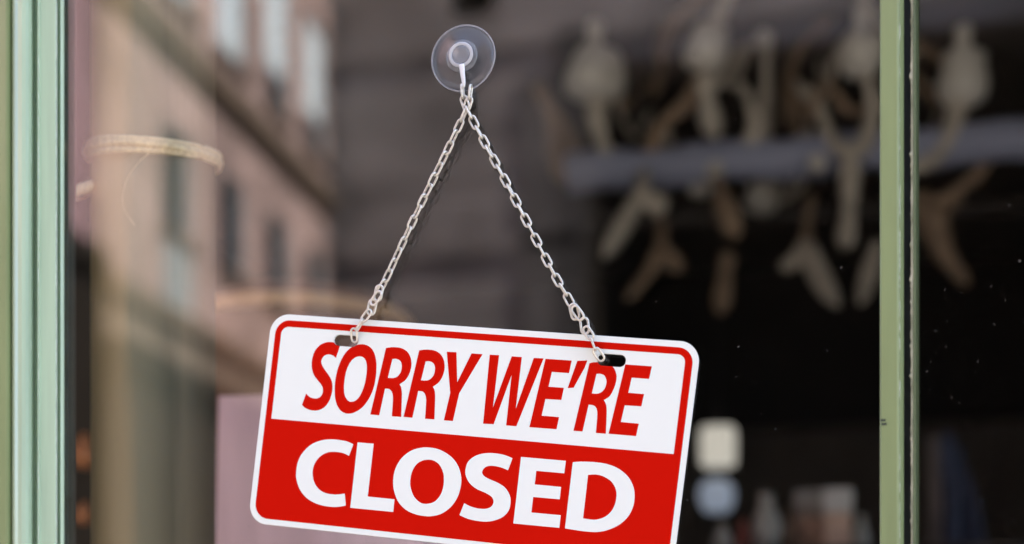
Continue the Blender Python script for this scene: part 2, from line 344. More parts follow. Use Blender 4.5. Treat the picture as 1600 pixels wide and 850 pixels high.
mp_ = [(x0, .05), (x0, -.011), (x0 + .0008, -.012), (x1 - .0022, -.012), (x1 - .0008, -.0113), (x1, -.0098), (x1 + .0012, -.006), (xg1, -.004), (xg1, .05)]
obj('mullion', extrude_profile('mullion', mp_, ZS, ZT), M['paint'], win)
obj('glazing_strip', boxes('glazing_strip', [((xg1 + .0002, .009, ZS), (xg2 - .0002, .05, ZT))]), M['gasket'], win)
# chipped edge: a thin ragged arris
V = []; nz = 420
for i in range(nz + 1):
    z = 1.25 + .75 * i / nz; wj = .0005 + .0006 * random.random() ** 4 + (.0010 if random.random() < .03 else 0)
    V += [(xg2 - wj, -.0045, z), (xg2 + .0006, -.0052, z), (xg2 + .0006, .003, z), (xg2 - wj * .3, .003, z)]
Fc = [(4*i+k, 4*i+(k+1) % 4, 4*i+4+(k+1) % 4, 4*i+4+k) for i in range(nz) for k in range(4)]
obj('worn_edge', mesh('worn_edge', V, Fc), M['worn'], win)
def ragged(xc, yc, amp, dens, m, seed):      # pale arris: rubbed paint, and a highlight put into the colour
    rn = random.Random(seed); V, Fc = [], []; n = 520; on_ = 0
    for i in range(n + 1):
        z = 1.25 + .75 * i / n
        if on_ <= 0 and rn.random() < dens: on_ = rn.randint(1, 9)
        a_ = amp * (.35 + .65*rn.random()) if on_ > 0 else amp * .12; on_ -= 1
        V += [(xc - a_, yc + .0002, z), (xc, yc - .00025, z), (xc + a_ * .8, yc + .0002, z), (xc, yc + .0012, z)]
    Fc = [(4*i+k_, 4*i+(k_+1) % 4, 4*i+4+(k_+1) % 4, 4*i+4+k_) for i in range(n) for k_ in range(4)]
    return obj('rubbed_highlight_edge', mesh('rubbed_highlight_edge', V, Fc), m, win)
M['rub_highlight'] = mat('rubbed_paint_highlight', (.62, .68, .58), .5, .2, 300, .3)
ragged(xat(60, -.0133), -.0134, .0007, .10, M['rub_highlight'], 3)
ragged(xat(88, -.0082), -.0083, .0006, .12, M['rub_highlight'], 5)
ragged(xat(48, -.0160), -.0163, .0006, .06, M['rub_highlight'], 8)
ragged(x1 - .0006, -.0114, .0004, .10, M['rub_highlight'], 11)
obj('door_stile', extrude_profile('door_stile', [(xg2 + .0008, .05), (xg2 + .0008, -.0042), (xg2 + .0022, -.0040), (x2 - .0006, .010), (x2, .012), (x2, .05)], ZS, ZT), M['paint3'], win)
for (a, b) in ((655, 658), (661, 664)):
    pa, pb = on(1376 + (a - 655) * .2, a, -.0122), on(1384 + (a - 655) * .3, b, -.0122)
    obj('scuff', boxes('scuff', [((pa.x, -.01215, pb.z), (pb.x, -.0118, pa.z))]), M['gasket'], win)
obj('sill_rail', boxes('sill_rail', [((XLL, -.06, ZS - .07), (XR, .05, ZS - .001))], .004), M['paint'], win)
obj('head_rail', boxes('head_rail', [((XLL, -.03, ZT + .001), (XR, .05, ZT + .07))], .004), M['paint'], win)
obj('jamb', boxes('jamb', [((XR - .08, -.02, ZS), (XR, .05, ZT))], .002), M['paint'], win)
obj('door_stile', boxes('door_stile', [((1.2, -.012, ZS), (1.28, .05, ZT))], .002), M['paint'], win)
obj('jamb', boxes('jamb', [((XLL, -.02, ZS), (XLL + .07, .05, ZT))], .002), M['paint'], win)
for a, b in ((XLL + .0705, xo - .0855), (xat(100.8, 0), x0 - .0004), (x2 + .0003, 1.1995), (1.2805, XR - .0805)):  # the first pane is unseen, added to light the post from the left
    obj('pane', boxes('pane', [((a, .0, ZS + .0005), (b, .004, ZT - .0005))]), M['glass'], win)

# ------------------------------------------------------------------ the hanging sign
SY0, SY1 = -.0022, -.0005          # front and back of the panel
TL, TR, BL = on(424.8, 489.3, SY0), on(1095.5, 535.0, SY0), on(387.5, 816.5, SY0)
ux = (TR - TL).normalized(); vz = Vector((ux.z, 0, -ux.x)); vz = vz if vz.z < 0 else -vz
SW, SH = (TR - TL).length, (BL - TL).dot(vz)
sign = thing('closed_sign', 'tilted red and white enamelled sign hanging on chains, reads SORRY WE\'RE CLOSED', 'sign', TL)
def loc(px, py):                   # photo pixel to the sign's own flat coordinates
    d = on(px, py, SY0) - TL; return d.dot(ux), d.dot(vz)
def w3(u, v, y): return TL + ux*u + vz*v + Vector((0, y - SY0, 0))
def rrect(u0, v0, u1, v1, r, n=8):
    out = []
    for cx, cy, a0 in ((u1-r, v0+r, -90), (u1-r, v1-r, 0), (u0+r, v1-r, 90), (u0+r, v0+r, 180)):
        for k in range(n+1):
            a = R(a0 + 90*k/n); out.append((cx + r*math.cos(a), cy + r*math.sin(a)))
    return out
def rmix(u0, v0, u1, v1, radii, n=8):
    out = []
    for (cx, cy, a0), r in zip(((u1, v0, -90), (u1, v1, 0), (u0, v1, 90), (u0, v0, 180)), radii):
        sx = -1 if cx == u1 else 1; sy = 1 if cy == v0 else -1
        if r == 0: out.append((cx, cy)); continue
        for k in range(n+1):
            a = R(a0 + 90*k/n); out.append((cx + sx*r + r*math.cos(a), cy + sy*r + r*math.sin(a)))
    return out
def slot(px, py, lp, hp):
    c = loc(px, py); k = SW / 672
    L_, H_ = lp*k/2, hp*k/2
    return rrect(c[0]-L_, c[1]-H_, c[0]+L_, c[1]+H_, H_*.999, 8)
slots = [slot(540.6, 532.4, 39.5, 17.3), slot(955.5, 562.8, 42.5, 18)]
def plate(name, loops, y_front, y_back, bevel=0):   # filled flat shape with holes, given thickness
    cu = bpy.data.curves.new(name, 'CURVE'); cu.dimensions = '2D'; cu.fill_mode = 'BOTH'
    cu.extrude = abs(y_back - y_front) / 2
    if bevel: cu.extrude -= bevel; cu.bevel_depth = bevel; cu.bevel_resolution = 1; cu.offset = -bevel
    for lp in loops:
        sp = cu.splines.new('POLY'); sp.points.add(len(lp) - 1); sp.use_cyclic_u = True
        for pt, (u, v) in zip(sp.points, lp): pt.co = (u, -v, 0, 1)
    tmp = bpy.data.objects.new('tmp', cu); sc.collection.objects.link(tmp)
    dg = bpy.context.evaluated_depsgraph_get(); dg.update()
    me = bpy.data.meshes.new_from_object(tmp.evaluated_get(dg)); bpy.data.objects.remove(tmp); bpy.data.curves.remove(cu)
    # curve x -> ux, y -> -vz, z -> towards the street (-y)
    Mx = Matrix((ux, -vz, Vector((0, -1, 0)))).transposed().to_4x4()
    Mx.translation = Vector((0, (y_front + y_back)/2 - SY0, 0)); me.transform(Mx); me.materials.clear(); return me
def trace(pts, o, n=5):            # corner points carry a third value; runs between them are smoothed
    P = [(o[0] + q[0]/o[2], o[1] + q[1]/o[2]) for q in pts]; C = [len(q) > 2 for q in pts]; N = len(P); out = []
    for i in range(N):
        p1, p2 = Vector(P[i]), Vector(P[(i+1) % N])
        if C[i] and C[(i+1) % N]: out.append(tuple(p1)); continue
        p0 = Vector(P[i-1]) if not C[i] else p1 - (p2 - p1)*.6
        p3 = Vector(P[(i+2) % N]) if not C[(i+1) % N] else p2 + (p2 - p1)*.6
        for k in range(n):
            t = k/n; out.append(tuple(.5*((2*p1) + (p2-p0)*t + (2*p0-5*p1+4*p2-p3)*t*t + (3*p1-p0-3*p2+p3)*t**3)))
    return [loc(*q) for q in out]
Z1, Z2, Z3, Z4 = (460, 530, 6.5375), (600, 540, 6.5375), (740, 540, 6.5375), (870, 550, 6.0688)
Z5, Z6, Z7 = (450, 680, 6.539), (600, 690, 6.536), (790, 700, 6.073)
def cn(*p): return [(x, y, 1) for x, y in p]
Rl = [(360,50,1),(405,43),(460,42),(520,52),(575,85),(608,140),(620,205),(612,270),(590,330),(555,380),(498,420,1),(515,455),(522,515),(520,600),(515,753,1),(420,747,1),(430,600),(430,540),(420,500),(396,470),(350,463,1),(290,737,1),(200,728,1)]
Ri = [(425,162,1),(460,159),(497,173),(518,205),(521,250),(508,300),(480,337),(440,356),(378,355,1)]
Zr = (Z2[0]-51.9, Z2[1]-3.8, Z2[2])
letters = [
 ('red', Z1, [[(470,55,1),(425,190,1),(390,165),(345,155),(302,172),(275,222),(285,270),(320,325),(355,375),(380,425),(389,485),(380,560),(350,640),(300,700),(230,728),(160,722),(112,702),(78,672,1),(120,556,1),(160,592),(215,606),(262,592),(288,550),(291,505),(275,465),(235,415),(195,355),(178,280),(183,200),(210,120),(260,62),(320,34),(375,29),(420,38)]]),
 ('red', Z1, [[(690,52),(750,66),(800,110),(830,190),(838,280),(830,400),(805,510),(760,610),(700,690),(630,740),(565,760),(500,748),(450,700),(420,620),(412,520),(420,410),(445,300),(490,190),(550,110),(620,65)],
              [(670,175),(710,190),(733,230),(741,290),(735,370),(715,470),(680,560),(635,620),(585,640),(545,625),(515,575),(506,500),(513,410),(535,310),(575,230),(620,188)]]),
 ('red', Zr, [Rl, Ri]), ('red', Z2, [Rl, Ri]),
 ('red', Z2, [cn((642,63),(740,68),(748,375),(895,80),(1007,88),(768,488),(704,770),(612,763),(677,485))]),
 ('red', Z3, [cn((165,93),(260,98),(197,635),(390,110),(493,117),(430,650),(615,127),(715,131),(437,823),(333,815),(388,300),(205,803),(98,797))]),
 ('red', Z3, [cn((735,135),(1002,153),(975,281),(800,268),(765,420),(922,432),(896,555),(734,545),(695,716),(873,731),(847,854),(570,833))]),
 ('red', Z4, [cn((195,84),(290,80),(264,150),(160,338),(103,343))]),
 ('red', Z4, [[(310,107,1),(352,98),(420,99),(490,112),(540,150),(566,220),(560,290),(535,360),(500,420),(446,455,1),(467,500),(473,560),(471,640),(465,775,1),(371,767,1),(383,620),(383,565),(374,530),(350,507),(302,498,1),(244,753,1),(158,747,1)],
              [(376,208,1),(410,206),(450,222),(470,265),(468,310),(445,360),(410,388),(375,396),(332,393,1)]]),
 ('red', Z4, [cn((650,118),(902,136),(875,255),(710,243),(678,387),(828,400),(801,515),(644,505),(607,664),(778,680),(751,797),(491,775))]),
 ('white', Z5, [[(668,92,1),(625,210,1),(560,182),(470,170),(390,182),(315,230),(265,310),(252,390),(265,470),(310,545),(380,590),(470,606),(540,603),(580,597,1),(591,718,1),(540,728),(470,733),(370,722),(270,690),(185,635),(120,550),(88,450),(85,370),(105,265),(155,175),(240,95),(340,55),(450,42),(570,57),(625,73)]]),
 ('white', Z5, [cn((712,73),(876,88),(815,627),(1089,655),(1076,784),(637,742))]),
 ('white', Z6, [[(450,60),(545,75),(640,120),(720,190),(770,280),(790,380),(780,480),(745,580),(680,670),(590,735),(500,760),(430,762),(330,745),(230,700),(150,620),(108,520),(95,430),(105,320),(145,220),(210,140),(290,88),(370,65)],
                [(450,185),(510,195),(565,235),(603,310),(613,385),(605,470),(575,550),(515,615),(435,636),(370,622),(310,565),(275,480),(268,410),(283,320),(325,240),(385,198)]]),
 ('white', Z6, [[(1313,170,1),(1267,293,1),(1190,262),(1100,247),(1035,262),(1003,308),(1020,350),(1080,385),(1170,425),(1240,475),(1285,550),(1293,620),(1275,700),(1220,765),(1130,805),(1030,818),(910,802),(835,780),(772,750,1),(820,630,1),(880,660),(960,683),(1040,686),(1095,665),(1120,615),(1100,565),(1040,525),(950,485),(880,430),(840,360),(832,295),(855,215),(910,160),(990,127),(1090,117),(1200,130),(1260,148)]]),
 ('white', Z7, [cn((147,85),(572,122),(557,240),(292,217),(276,346),(527,370),(514,487),(262,465),(245,612),(524,638),(510,758),(74,716))]),
 ('white', Z7, [[(638,135,1),(720,130),(850,135),(960,152),(1070,195),(1160,270),(1210,360),(1224,440),(1215,540),(1170,640),(1090,720),(980,775),(870,797),(760,792),(660,778),(564,763,1)],
                [(783,255,1),(860,252),(930,270),(1000,315),(1040,375),(1053,440),(1040,530),(1000,605),(940,655),(860,680),(795,677),(735,668,1)]]),
]
k = SW / 672
panel = obj('panel', plate('panel', [rrect(0, 0, SW, SH, 30*k, 12)] + slots, SY0, SY1, .0003), M['white'], sign)
du = loc(423.5, 655.7)[1]; du2 = loc(1055, 708)[1]; dv_ = (du + du2)/2
red_out = rrect(9.5*k, 9.2*k, SW-8.5*k, SH-9*k, 23*k, 10)
iu0, iv0, iu1 = 19.5*k, 19.2*k, SW - 19.5*k
red_in = rmix(iu0, iv0, iu1, dv_, (12*k, 0, 0, 12*k))
obj('red_border', plate('red_border', [red_out, red_in], SY0 - .00012, SY0 + .0002), M['red'], sign)
cut = bpy.data.objects.new('cut', plate('cut', slots, SY0 - .002, SY1 + .002)); sc.collection.objects.link(cut)
for c_, o_, loops in letters:
    yf = SY0 - (.00012 if c_ == 'red' else .00024)
    me = plate('letter', [trace(lp, o_) for lp in loops], yf, SY0 + .0002 if c_ == 'red' else SY0 - .00005)
    us = [v.co.dot(ux) for v in me.vertices]; vvs = [v.co.dot(vz) for v in me.vertices]
    hit = any(min(us) < max(q[0] for q in s) and max(us) > min(q[0] for q in s) and min(vvs) < max(q[1] for q in s) for s in slots)
    if hit and c_ == 'red':
        tmp = bpy.data.objects.new('tmp', me); sc.collection.objects.link(tmp)
        bo = tmp.modifiers.new('b', 'BOOLEAN'); bo.object = cut; bo.operation = 'DIFFERENCE'; bo.solver = 'EXACT'
        dg = bpy.context.evaluated_depsgraph_get(); dg.update(); me2 = bpy.data.meshes.new_from_object(tmp.evaluated_get(dg))
        bpy.data.objects.remove(tmp)
        if len(me2.polygons) > 4: me = me2
        me.materials.clear(); me.name = 'letter'
    obj('letter', me, M[c_], panel)
bpy.data.objects.remove(cut)

# ------------------------------------------------------------------ chains
PITCH, WIRE, LW = .0082, .00083, .0063
def link_mesh():
    rl = LW/2 - WIRE; L_ = PITCH + 2*WIRE - 2*(rl)   # straight part between the two round ends
    P = []
    st = (PITCH + 2*WIRE)/2 - rl - WIRE*.0
    st = PITCH/2 + WIRE - rl
    for k_ in range(9): a = math.pi*k_/8; P.append((rl*math.cos(a), 0, st + rl*math.sin(a)))
    for k_ in range(9): a = math.pi + math.pi*k_/8; P.append((rl*math.cos(a), 0, -st + rl*math.sin(a)))
    return tube('link', P, WIRE, 8, closed=True)
LINK = link_mesh(); LINK.materials.append(M['chain'])
def put_link(parent, c, axis, rot, pitch=0, k_=1.0):
    z = Vector(axis).normalized(); x = Vector((0, 1, 0)).cross(z).normalized(); y = z.cross(x)
    Mx = Matrix((x, y, z)).transposed().to_4x4() @ Matrix.Rotation(rot, 4, 'Z')
    if pitch: Mx = Matrix.Rotation(pitch, 4, x) @ Mx
    Mx = Mx @ Matrix.Diagonal((k_, 1, k_, 1)); Mx.translation = Vector(c) - Vector(parent.location)
    o = bpy.data.objects.new('link', LINK); sc.collection.objects.link(o); o.parent = parent; o.matrix_local = Mx; return o
CY, CE = -.0046, -.0058
def chain(label, path, twist, start_face, extra, end):
    P = [on(x, y, CY) for x, y in path]; th_ = thing('chain', label, 'chain', P[0], 'chains holding the sign')
    Q = smooth_path(P, 12); L_ = [0]
    for a, b in zip(Q, Q[1:]): L_.append(L_[-1] + (b-a).length)
    n = round(L_[-1] / PITCH); step = L_[-1] / n
    def pos(s):
        s = max(0, min(L_[-1], s))
        for i in range(len(Q)-1):
            if s <= L_[i+1]: f = (s - L_[i]) / max(1e-9, L_[i+1]-L_[i]); return Q[i].lerp(Q[i+1], f)
        return Q[-1]
    for i in range(n):
        a, b = pos(i*step), pos((i+1)*step); t = i/n
        face = (i + start_face) % 2
        put_link(th_, (a+b)/2, b-a, (0 if face == 0 else R(90)) + R(twist(t)) + R(random.uniform(-7, 7)))
    for (px, py, ax, ay, rot, y) in extra:
        c = on(px, py, y); d = on(px+ax, py+ay, y) - c
        put_link(th_, c, d, R(rot), 0, 1.12)
    for (px, py, ax, ay, rot, y, pt) in end:
        c = on(px, py, y); d = on(px+ax, py+ay, y) - c
        put_link(th_, c, d, R(rot), R(pt))
    return th_
chain('dull nickel chain running from the suction cup to the sign\'s left slot',
      [(736, 135), (733, 157), (722, 186), (696, 241), (650, 335), (606, 430), (593, 455)], lambda t: 35*math.sin(max(0, t-.15)*3.4), 1,
      [(591.5, 458, -3, 16, 0, CE - .0012), (587.5, 466, -10, 15, 14, CE - .0022), (581, 480, -4, 17, -12, CE - .001)],
      [(572.5, 493, -11, 15, 10, CE - .0018, 0), (562, 508, -9, 15, 82, CE - .0004, 0), (553.5, 524, -2, 17, 8, CE + .0010, -26)])
chain('dull nickel chain running from the suction cup to the sign\'s right slot',
      [(722, 134), (724, 154), (731, 172), (746, 202), (800, 302), (866, 429), (884, 459), (893, 476)], lambda t: 8*math.sin(t*5), 1,
      [(897.5, 487, 4, 16, 0, CE - .001), (902.5, 489, 11, 15, 10, CE - .0022), (913.5, 509, 2, 17, -10, CE - .001)],
      [(919.5, 520, 10, 15, 14, CE - .002, 0), (926.5, 537, 6, 16, 84, CE - .0004, 0), (935.5, 554, 10, 15, 8, CE + .0010, -24)])

# ------------------------------------------------------------------ suction cup with hook
C0 = on(724, 91, 0); cup = thing('suction_cup', 'round clear suction cup with a white hook stuck to the glass', 'suction cup', C0)
RC = (on(774, 91, 0) - on(674, 91, 0)).length / 2
cp = obj('cup', lathe('cup', [(.0, -.0066), (.006, -.0066), (.0105, -.0062), (.0125, -.0048), (RC*.75, -.0026), (RC*.95, -.0010), (RC*.95, -.0004), (RC*.72, -.0012), (.011, -.003), (0, -.0035)], (0, 0, 0), 'y', 64), M['clear'], cup)
obj('rim', lathe('rim', [(RC*.955, -.0012), (RC*.985, -.0014), (RC, -.0009), (RC, -.0003), (RC*.955, -.0003), (RC*.955, -.0012)], (0, 0, 0), 'y', 72, .006), M['clear_rim'], cup)
obj('knob', lathe('knob', [(0, -.0128), (.0042, -.0128), (.0058, -.0122), (.0063, -.0112), (.0058, -.0102), (.0048, -.0095), (.0048, -.0068), (.0, -.0068)], (0, 0, 0), 'y', 40), M['clear_thick'], cup)
obj('hub', lathe('hub', [(0, -.0094), (.0085, -.0094), (.0108, -.0084), (.0116, -.0068), (.0116, -.0062), (0, -.0062)], (0, 0, 0), 'y', 40), M['clear_thick'], cup)
ring = [(math.cos(R(a))*.0078, -.0108 - .0006*math.sin(R(a)), math.sin(R(a))*.0076) for a in range(0, 360, 10)]
hk = obj('hook', tube('hook', ring, lambda t: .00125, 10, closed=True), M['ring'], cup)
hp = [(0.0006, -.0108, -.0070), (.0012, -.0106, -.013), (.0018, -.0098, -.0185), (.0022, -.0112, -.0222), (.0026, -.0132, -.0228), (.0030, -.0150, -.0205), (.0032, -.0156, -.0175)]
obj('hook_arm', tube('hook_arm', smooth_path(hp, 6), lambda t: .0021 - .0012*min(1, t*1.6), 10), M['hook'], hk)
for o_ in [cup.children[0], *cup.children[1:], *hk.children]: o_.data.transform(Matrix.Diagonal((1, .58, 1, 1)))

# ------------------------------------------------------------------ inside: post tied with twine
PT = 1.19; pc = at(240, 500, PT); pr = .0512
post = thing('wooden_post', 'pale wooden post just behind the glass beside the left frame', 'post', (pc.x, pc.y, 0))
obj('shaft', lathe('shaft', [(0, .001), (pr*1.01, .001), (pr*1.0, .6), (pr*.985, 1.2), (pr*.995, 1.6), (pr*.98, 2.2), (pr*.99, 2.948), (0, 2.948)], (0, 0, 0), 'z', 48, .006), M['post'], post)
z0 = at(240, 226, PT - pr).z
tw = thing('twine', 'loop of tan raffia twine tied around the pale wooden post', 'twine', (pc.x, pc.y, z0))
vd = Vector((pc.x - CAM.x, pc.y - CAM.y, 0)).normalized(); sdv = Vector((vd.y, -vd.x, 0))
for j, (dzz, r_) in enumerate(((0, .0034), (.0042, .0027), (-.0042, .0025))):
    P = []
    for a in range(0, 360, 8):
        ca, sa = math.cos(R(a)), math.sin(R(a)); rr = pr + r_ * .9 + .0005*math.sin(R(a*3 + j*60))
        P.append((sdv*ca + vd*sa)*rr + Vector((0, 0, dzz + .0075*(sa + 1) + .0009*math.sin(R(2*a + 70*j)))))
    obj('strand', tube('strand', P, lambda t: r_, 8, closed=True), M['twine'], tw)
ta = at(160, 285, 1.19) ; tb = at(96, 309, 1.10)
me = tube('tail', smooth_path([ta, ta.lerp(tb, .5) + Vector((0, 0, .0012)), tb], 6), lambda t: .0050 - .0012*t, 8)
child('tail', me, M['twine'], tw)
me = tube('tail', smooth_path([at(150, 292, 1.22), at(128, 309, 1.18), at(104, 312, 1.11), at(96, 311, 1.10)], 6), lambda t: .0014, 6)
child('tail', me, M['twine'], tw)
me = tube('loose_fibre', smooth_path([at(244, 232, 1.13), at(218, 252, 1.13), at(197, 284, 1.13), at(192, 320, 1.13), at(210, 352, 1.13)], 6), .00028, 5)
child('loose_fibre', me, M['twine'], tw)
me = tube('ribbon_end', smooth_path([at(103, 306, 1.11), at(106, 322, 1.11), at(109, 346, 1.11)], 5), lambda t: .003 + .0015*t, 8, flat=.3)
child('ribbon_end', me, M['ribbon'], tw)

# ------------------------------------------------------------------ inside: things around the post
M['lilac'] = mat('lilac_paper', (.92, .63, .68), .7, .2, 18, .2, stretch=(1, 1, .15))
M['terracotta'] = mat('brown_clay', (.20, .10, .06), .8, .3, 8)
JT = 2.1; dc = at(470, 560, JT); dr = .15
drum = thing('clay_jar', 'dark brown clay jar tied with tan cord behind the sign\'s left corner', 'jar', (dc.x, dc.y, 1.021))
zz = at(470, 466, JT - dr).z - 1.021
obj('body', lathe('body', [(0, 0), (.10, 0), (.13, .12), (.148, .30), (.15, zz - .03), (.146, zz + .022), (.13, zz + .03), (.12, zz + .03), (.125, zz - .1), (0, zz - .1)], (0, 0, 0), 'z', 48), M['terracotta'], drum)
obj('cord', tube('cord', [((dr+.005)*math.cos(R(a)), (dr+.005)*math.sin(R(a)), zz + .002*math.sin(R(2*a))) for a in range(0, 360, 8)], .010, 10, closed=True), mat('orange_cord', (.75, .45, .24), .8, .25, 200), drum)
obj('stand', boxes('stand', [((-.14, -.14, -1.0205), (.14, .14, -.0005))], .004), M['roomfloor'], drum)
bt = at(520, 622, 1.48); bag = thing('paper_bag', 'lilac paper bag standing behind the sign\'s lower left', 'bag', (bt.x, bt.y, 1.021))
bh = bt.z - 1.021
V = [(-.125, -.045, 0), (.11, -.045, 0), (.11, .045, 0), (-.11, .045, 0), (-.112, -.047, bh*.5), (0, -.05, bh*.5), (.112, -.047, bh*.5), (.095, 0, bh*.5), (.112, .047, bh*.5), (-.112, .047, bh*.5), (-.095, 0, bh*.5),
     (-.11, -.04, bh), (0, -.046, bh - .004), (.11, -.04, bh), (.088, 0, bh), (.11, .04, bh), (-.11, .04, bh), (-.088, 0, bh)]
Fc = [(0, 1, 2, 3), (0, 1, 6, 5, 4), (1, 2, 8, 7, 6), (2, 3, 9, 8), (3, 0, 4, 10, 9), (4, 5, 12, 11), (5, 6, 13, 12), (6, 7, 14, 13), (7, 8, 15, 14), (8, 9, 16, 15), (9, 10, 17, 16), (10, 4, 11, 17)]
obj('body', mesh('body', V, Fc), M['lilac'], bag)
obj('handle', tube('handle', smooth_path([(.035, -.048, bh - .03), (.035, -.05, bh + .01), (.04, -.046, bh + .04), (.06, -.046, bh + .05), (.08, -.046, bh + .04), (.085, -.05, bh + .01), (.085, -.048, bh - .03)], 5), .002, 6), M['lilac'], bag)
M['orange'] = mat('dull_orange_glaze', (.5, .17, .05), .5)
for px, py, r_, lab in ((132, 712, .020, 'dull orange gourd, upper of two beside the left frame'), (131, 806, .013, 'small orange gourd, lower of two beside the left frame')):
    c = at(px, py, 2.0)
    gd = thing('gourd', lab, 'gourd', c, 'gourds hanging by the left frame')
    obj('fruit', lathe('fruit', [(0, -r_), (r_*.7, -r_*.75), (r_, -.1*r_), (r_*.8, .6*r_), (r_*.35, r_), (r_*.3, 1.5*r_), (0, 1.6*r_)], (0, 0, 0), 'z', 20), M['orange'], gd)
    obj('string', tube('string', [(0, 0, r_*1.5), (.002, 0, 2.949 - c.z)], .0008, 5), M['iron'], gd)

# ------------------------------------------------------------------ inside: antler chandelier
cc = at(1180, 240, 3.12)
ch = thing('antler_chandelier', 'pale antler chandelier with round cups on a blue grey beam, blurred in the dark room', 'chandelier', cc)
KD = 1.2
def seg(name, pts, r0, r1, m, knob=False):
    pts = [(a, b, c*KD) for a, b, c in pts]; r0 *= KD; r1 *= KD
    P = smooth_path([at(*q) for q in pts], 8); rs = random.Random(int(pts[0][0])); ph_ = rs.uniform(0, 6); n = len(P)
    return child(name, tube(name, P, lambda t: (r0 + (r1-r0)*t) * (1 - .65*max(0, (t-.85)/.15)**2) * (1 - .5*max(0, (.1-t)/.1)**2) * (1 + .22*math.sin(t*7 + ph_)), 10), M[m], ch)
A, B = at(885, 272, 2.62*KD), at(1720, 210, 2.5*KD)
child('beam', tube('beam', [A.lerp(B, i/12) + Vector((0, 0, .006*math.sin(i*2.1))) for i in range(13)], lambda t: .044 + .003*math.sin(t*30), 14), M['beam'], ch)
A2, B2 = at(915, 345, 2.95*KD), at(1720, 318, 2.95*KD)
child('beam', tube('beam', [A2, A2.lerp(B2, .5), B2], .02, 12), mat('dark_beam', (.10, .09, .09), .7, .2, 8), ch)
def cupat(px, py, r, t, stem):
    t *= KD; k_ = t / F; c = at(px, py, t); r = r * k_
    rn = random.Random(int(px)); e1, e2, e3 = (1 + rn.uniform(-.16, .14) for _ in range(3))
    me = lathe('cup', [(0, -r*.9), (r*.55*e1, -r*.86), (r*.92*e1, -r*.6), (r*1.02*e1, -r*.2), (r*.96*e2, r*.2), (r*.84*e2, r*.6), (r*.78*e3, r*.85), (r*.66*e3, r*.84), (r*.72, r*.4), (r*.7, -r*.2), (0, -r*.5)], c, 'z', 28, .06)
    me.transform(Matrix.Translation(c) @ Matrix.Rotation(R(rn.uniform(-14, 14)), 4, 'Y') @ Matrix.Translation(-c))
    cpo = child('cup', me, M['cup'], ch)
    if stem:
        me = lathe('candle', [(0, 0), (r*.3, 0), (r*.3, stem*k_), (r*.22, stem*k_ + .004), (0, stem*k_ + .004)], c + Vector((0, 0, -r*.55)), 'z', 16)
        me.transform(Matrix.Translation(-Vector(ch.location))); cd = obj('candle', me, M['cup'], cpo)
cupat(930, 118, 43, 2.55, 105); cupat(1103, 78, 36, 2.5, 60); cupat(1345, 88, 36, 2.5, 95); cupat(1505, 125, 44, 2.5, 105); cupat(1193, 62, 15, 2.65, 0)
seg('antler', [(838, 130, 2.7), (862, 175, 2.7), (880, 230, 2.68), (892, 285, 2.62)], .016, .034, 'antler2')
seg('antler', [(930, 150, 2.55), (935, 200, 2.56), (952, 250, 2.6)], .014, .018, 'antler')
seg('antler', [(1012, 250, 2.6), (1035, 195, 2.58), (1075, 160, 2.55), (1103, 110, 2.52)], .016, .013, 'antler2')
seg('antler', [(1103, 120, 2.5), (1106, 165, 2.5), (1118, 215, 2.55)], .022, .015, 'antler')
seg('antler', [(1140, 250, 2.6), (1178, 210, 2.55), (1172, 160, 2.55), (1150, 125, 2.56)], .015, .010, 'antler')
seg('antler', [(1195, 70, 2.65), (1197, 120, 2.65), (1193, 240, 2.65)], .012, .012, 'antler')
seg('antler', [(1245, 130, 2.6), (1278, 165, 2.55), (1298, 215, 2.52), (1325, 238, 2.5), (1352, 222, 2.5), (1364, 165, 2.5), (1350, 110, 2.5)], .014, .012, 'antler')
seg('antler', [(1300, 30, 2.7), (1262, 60, 2.68), (1236, 110, 2.66), (1232, 200, 2.62)], .010, .010, 'antler2')
seg('antler', [(1030, 92, 2.7), (1048, 40, 2.72), (1085, 5, 2.72), (1120, -40, 2.7)], .016, .009, 'antler2')
seg('antler', [(1130, 60, 2.7), (1122, 25, 2.7), (1150, -30, 2.7)], .018, .010, 'antler')
seg('antler', [(1375, 40, 2.6), (1350, 5, 2.6), (1372, -50, 2.6)], .014, .010, 'antler')
seg('antler', [(1425, 265, 2.5), (1468, 240, 2.5), (1490, 190, 2.5), (1500, 150, 2.5)], .013, .016, 'antler')
seg('antler', [(1455, 320, 2.55), (1520, 280, 2.55), (1548, 235, 2.55)], .012, .010, 'antler2')
seg('tine', [(1040, 326, 2.5), (1020, 316, 2.5), (1000, 306, 2.5), (993, 318, 2.5), (968, 360, 2.48), (943, 402, 2.46)], .020, .013, 'antler')
seg('tine', [(1000, 306, 2.5), (1004, 290, 2.52), (1010, 262, 2.56)], .012, .010, 'antler')
seg('tine', [(1066, 420, 2.6), (1045, 404, 2.6), (1030, 398, 2.6), (1014, 425, 2.6), (980, 468, 2.58)], .018, .012, 'antler2')
seg('tine', [(1030, 400, 2.6), (1034, 360, 2.62), (1030, 320, 2.62)], .010, .008, 'antler2')
seg('tine', [(1120, 275, 2.55), (1132, 320, 2.5), (1150, 372, 2.48)], .014, .019, 'antler2')
seg('tine', [(1137, 395, 2.6), (1132, 440, 2.6), (1126, 490, 2.6)], .016, .013, 'antler2')
seg('tine', [(1222, 418, 2.6), (1240, 408, 2.6), (1258, 388, 2.6), (1270, 410, 2.6), (1288, 445, 2.58), (1310, 478, 2.56)], .016, .017, 'antler')
seg('tine', [(1258, 390, 2.6), (1262, 350, 2.62), (1268, 300, 2.62)], .011, .008, 'antler2')
seg('tine', [(1328, 250, 2.5), (1327, 320, 2.5), (1321, 388, 2.5)], .017, .016, 'antler')
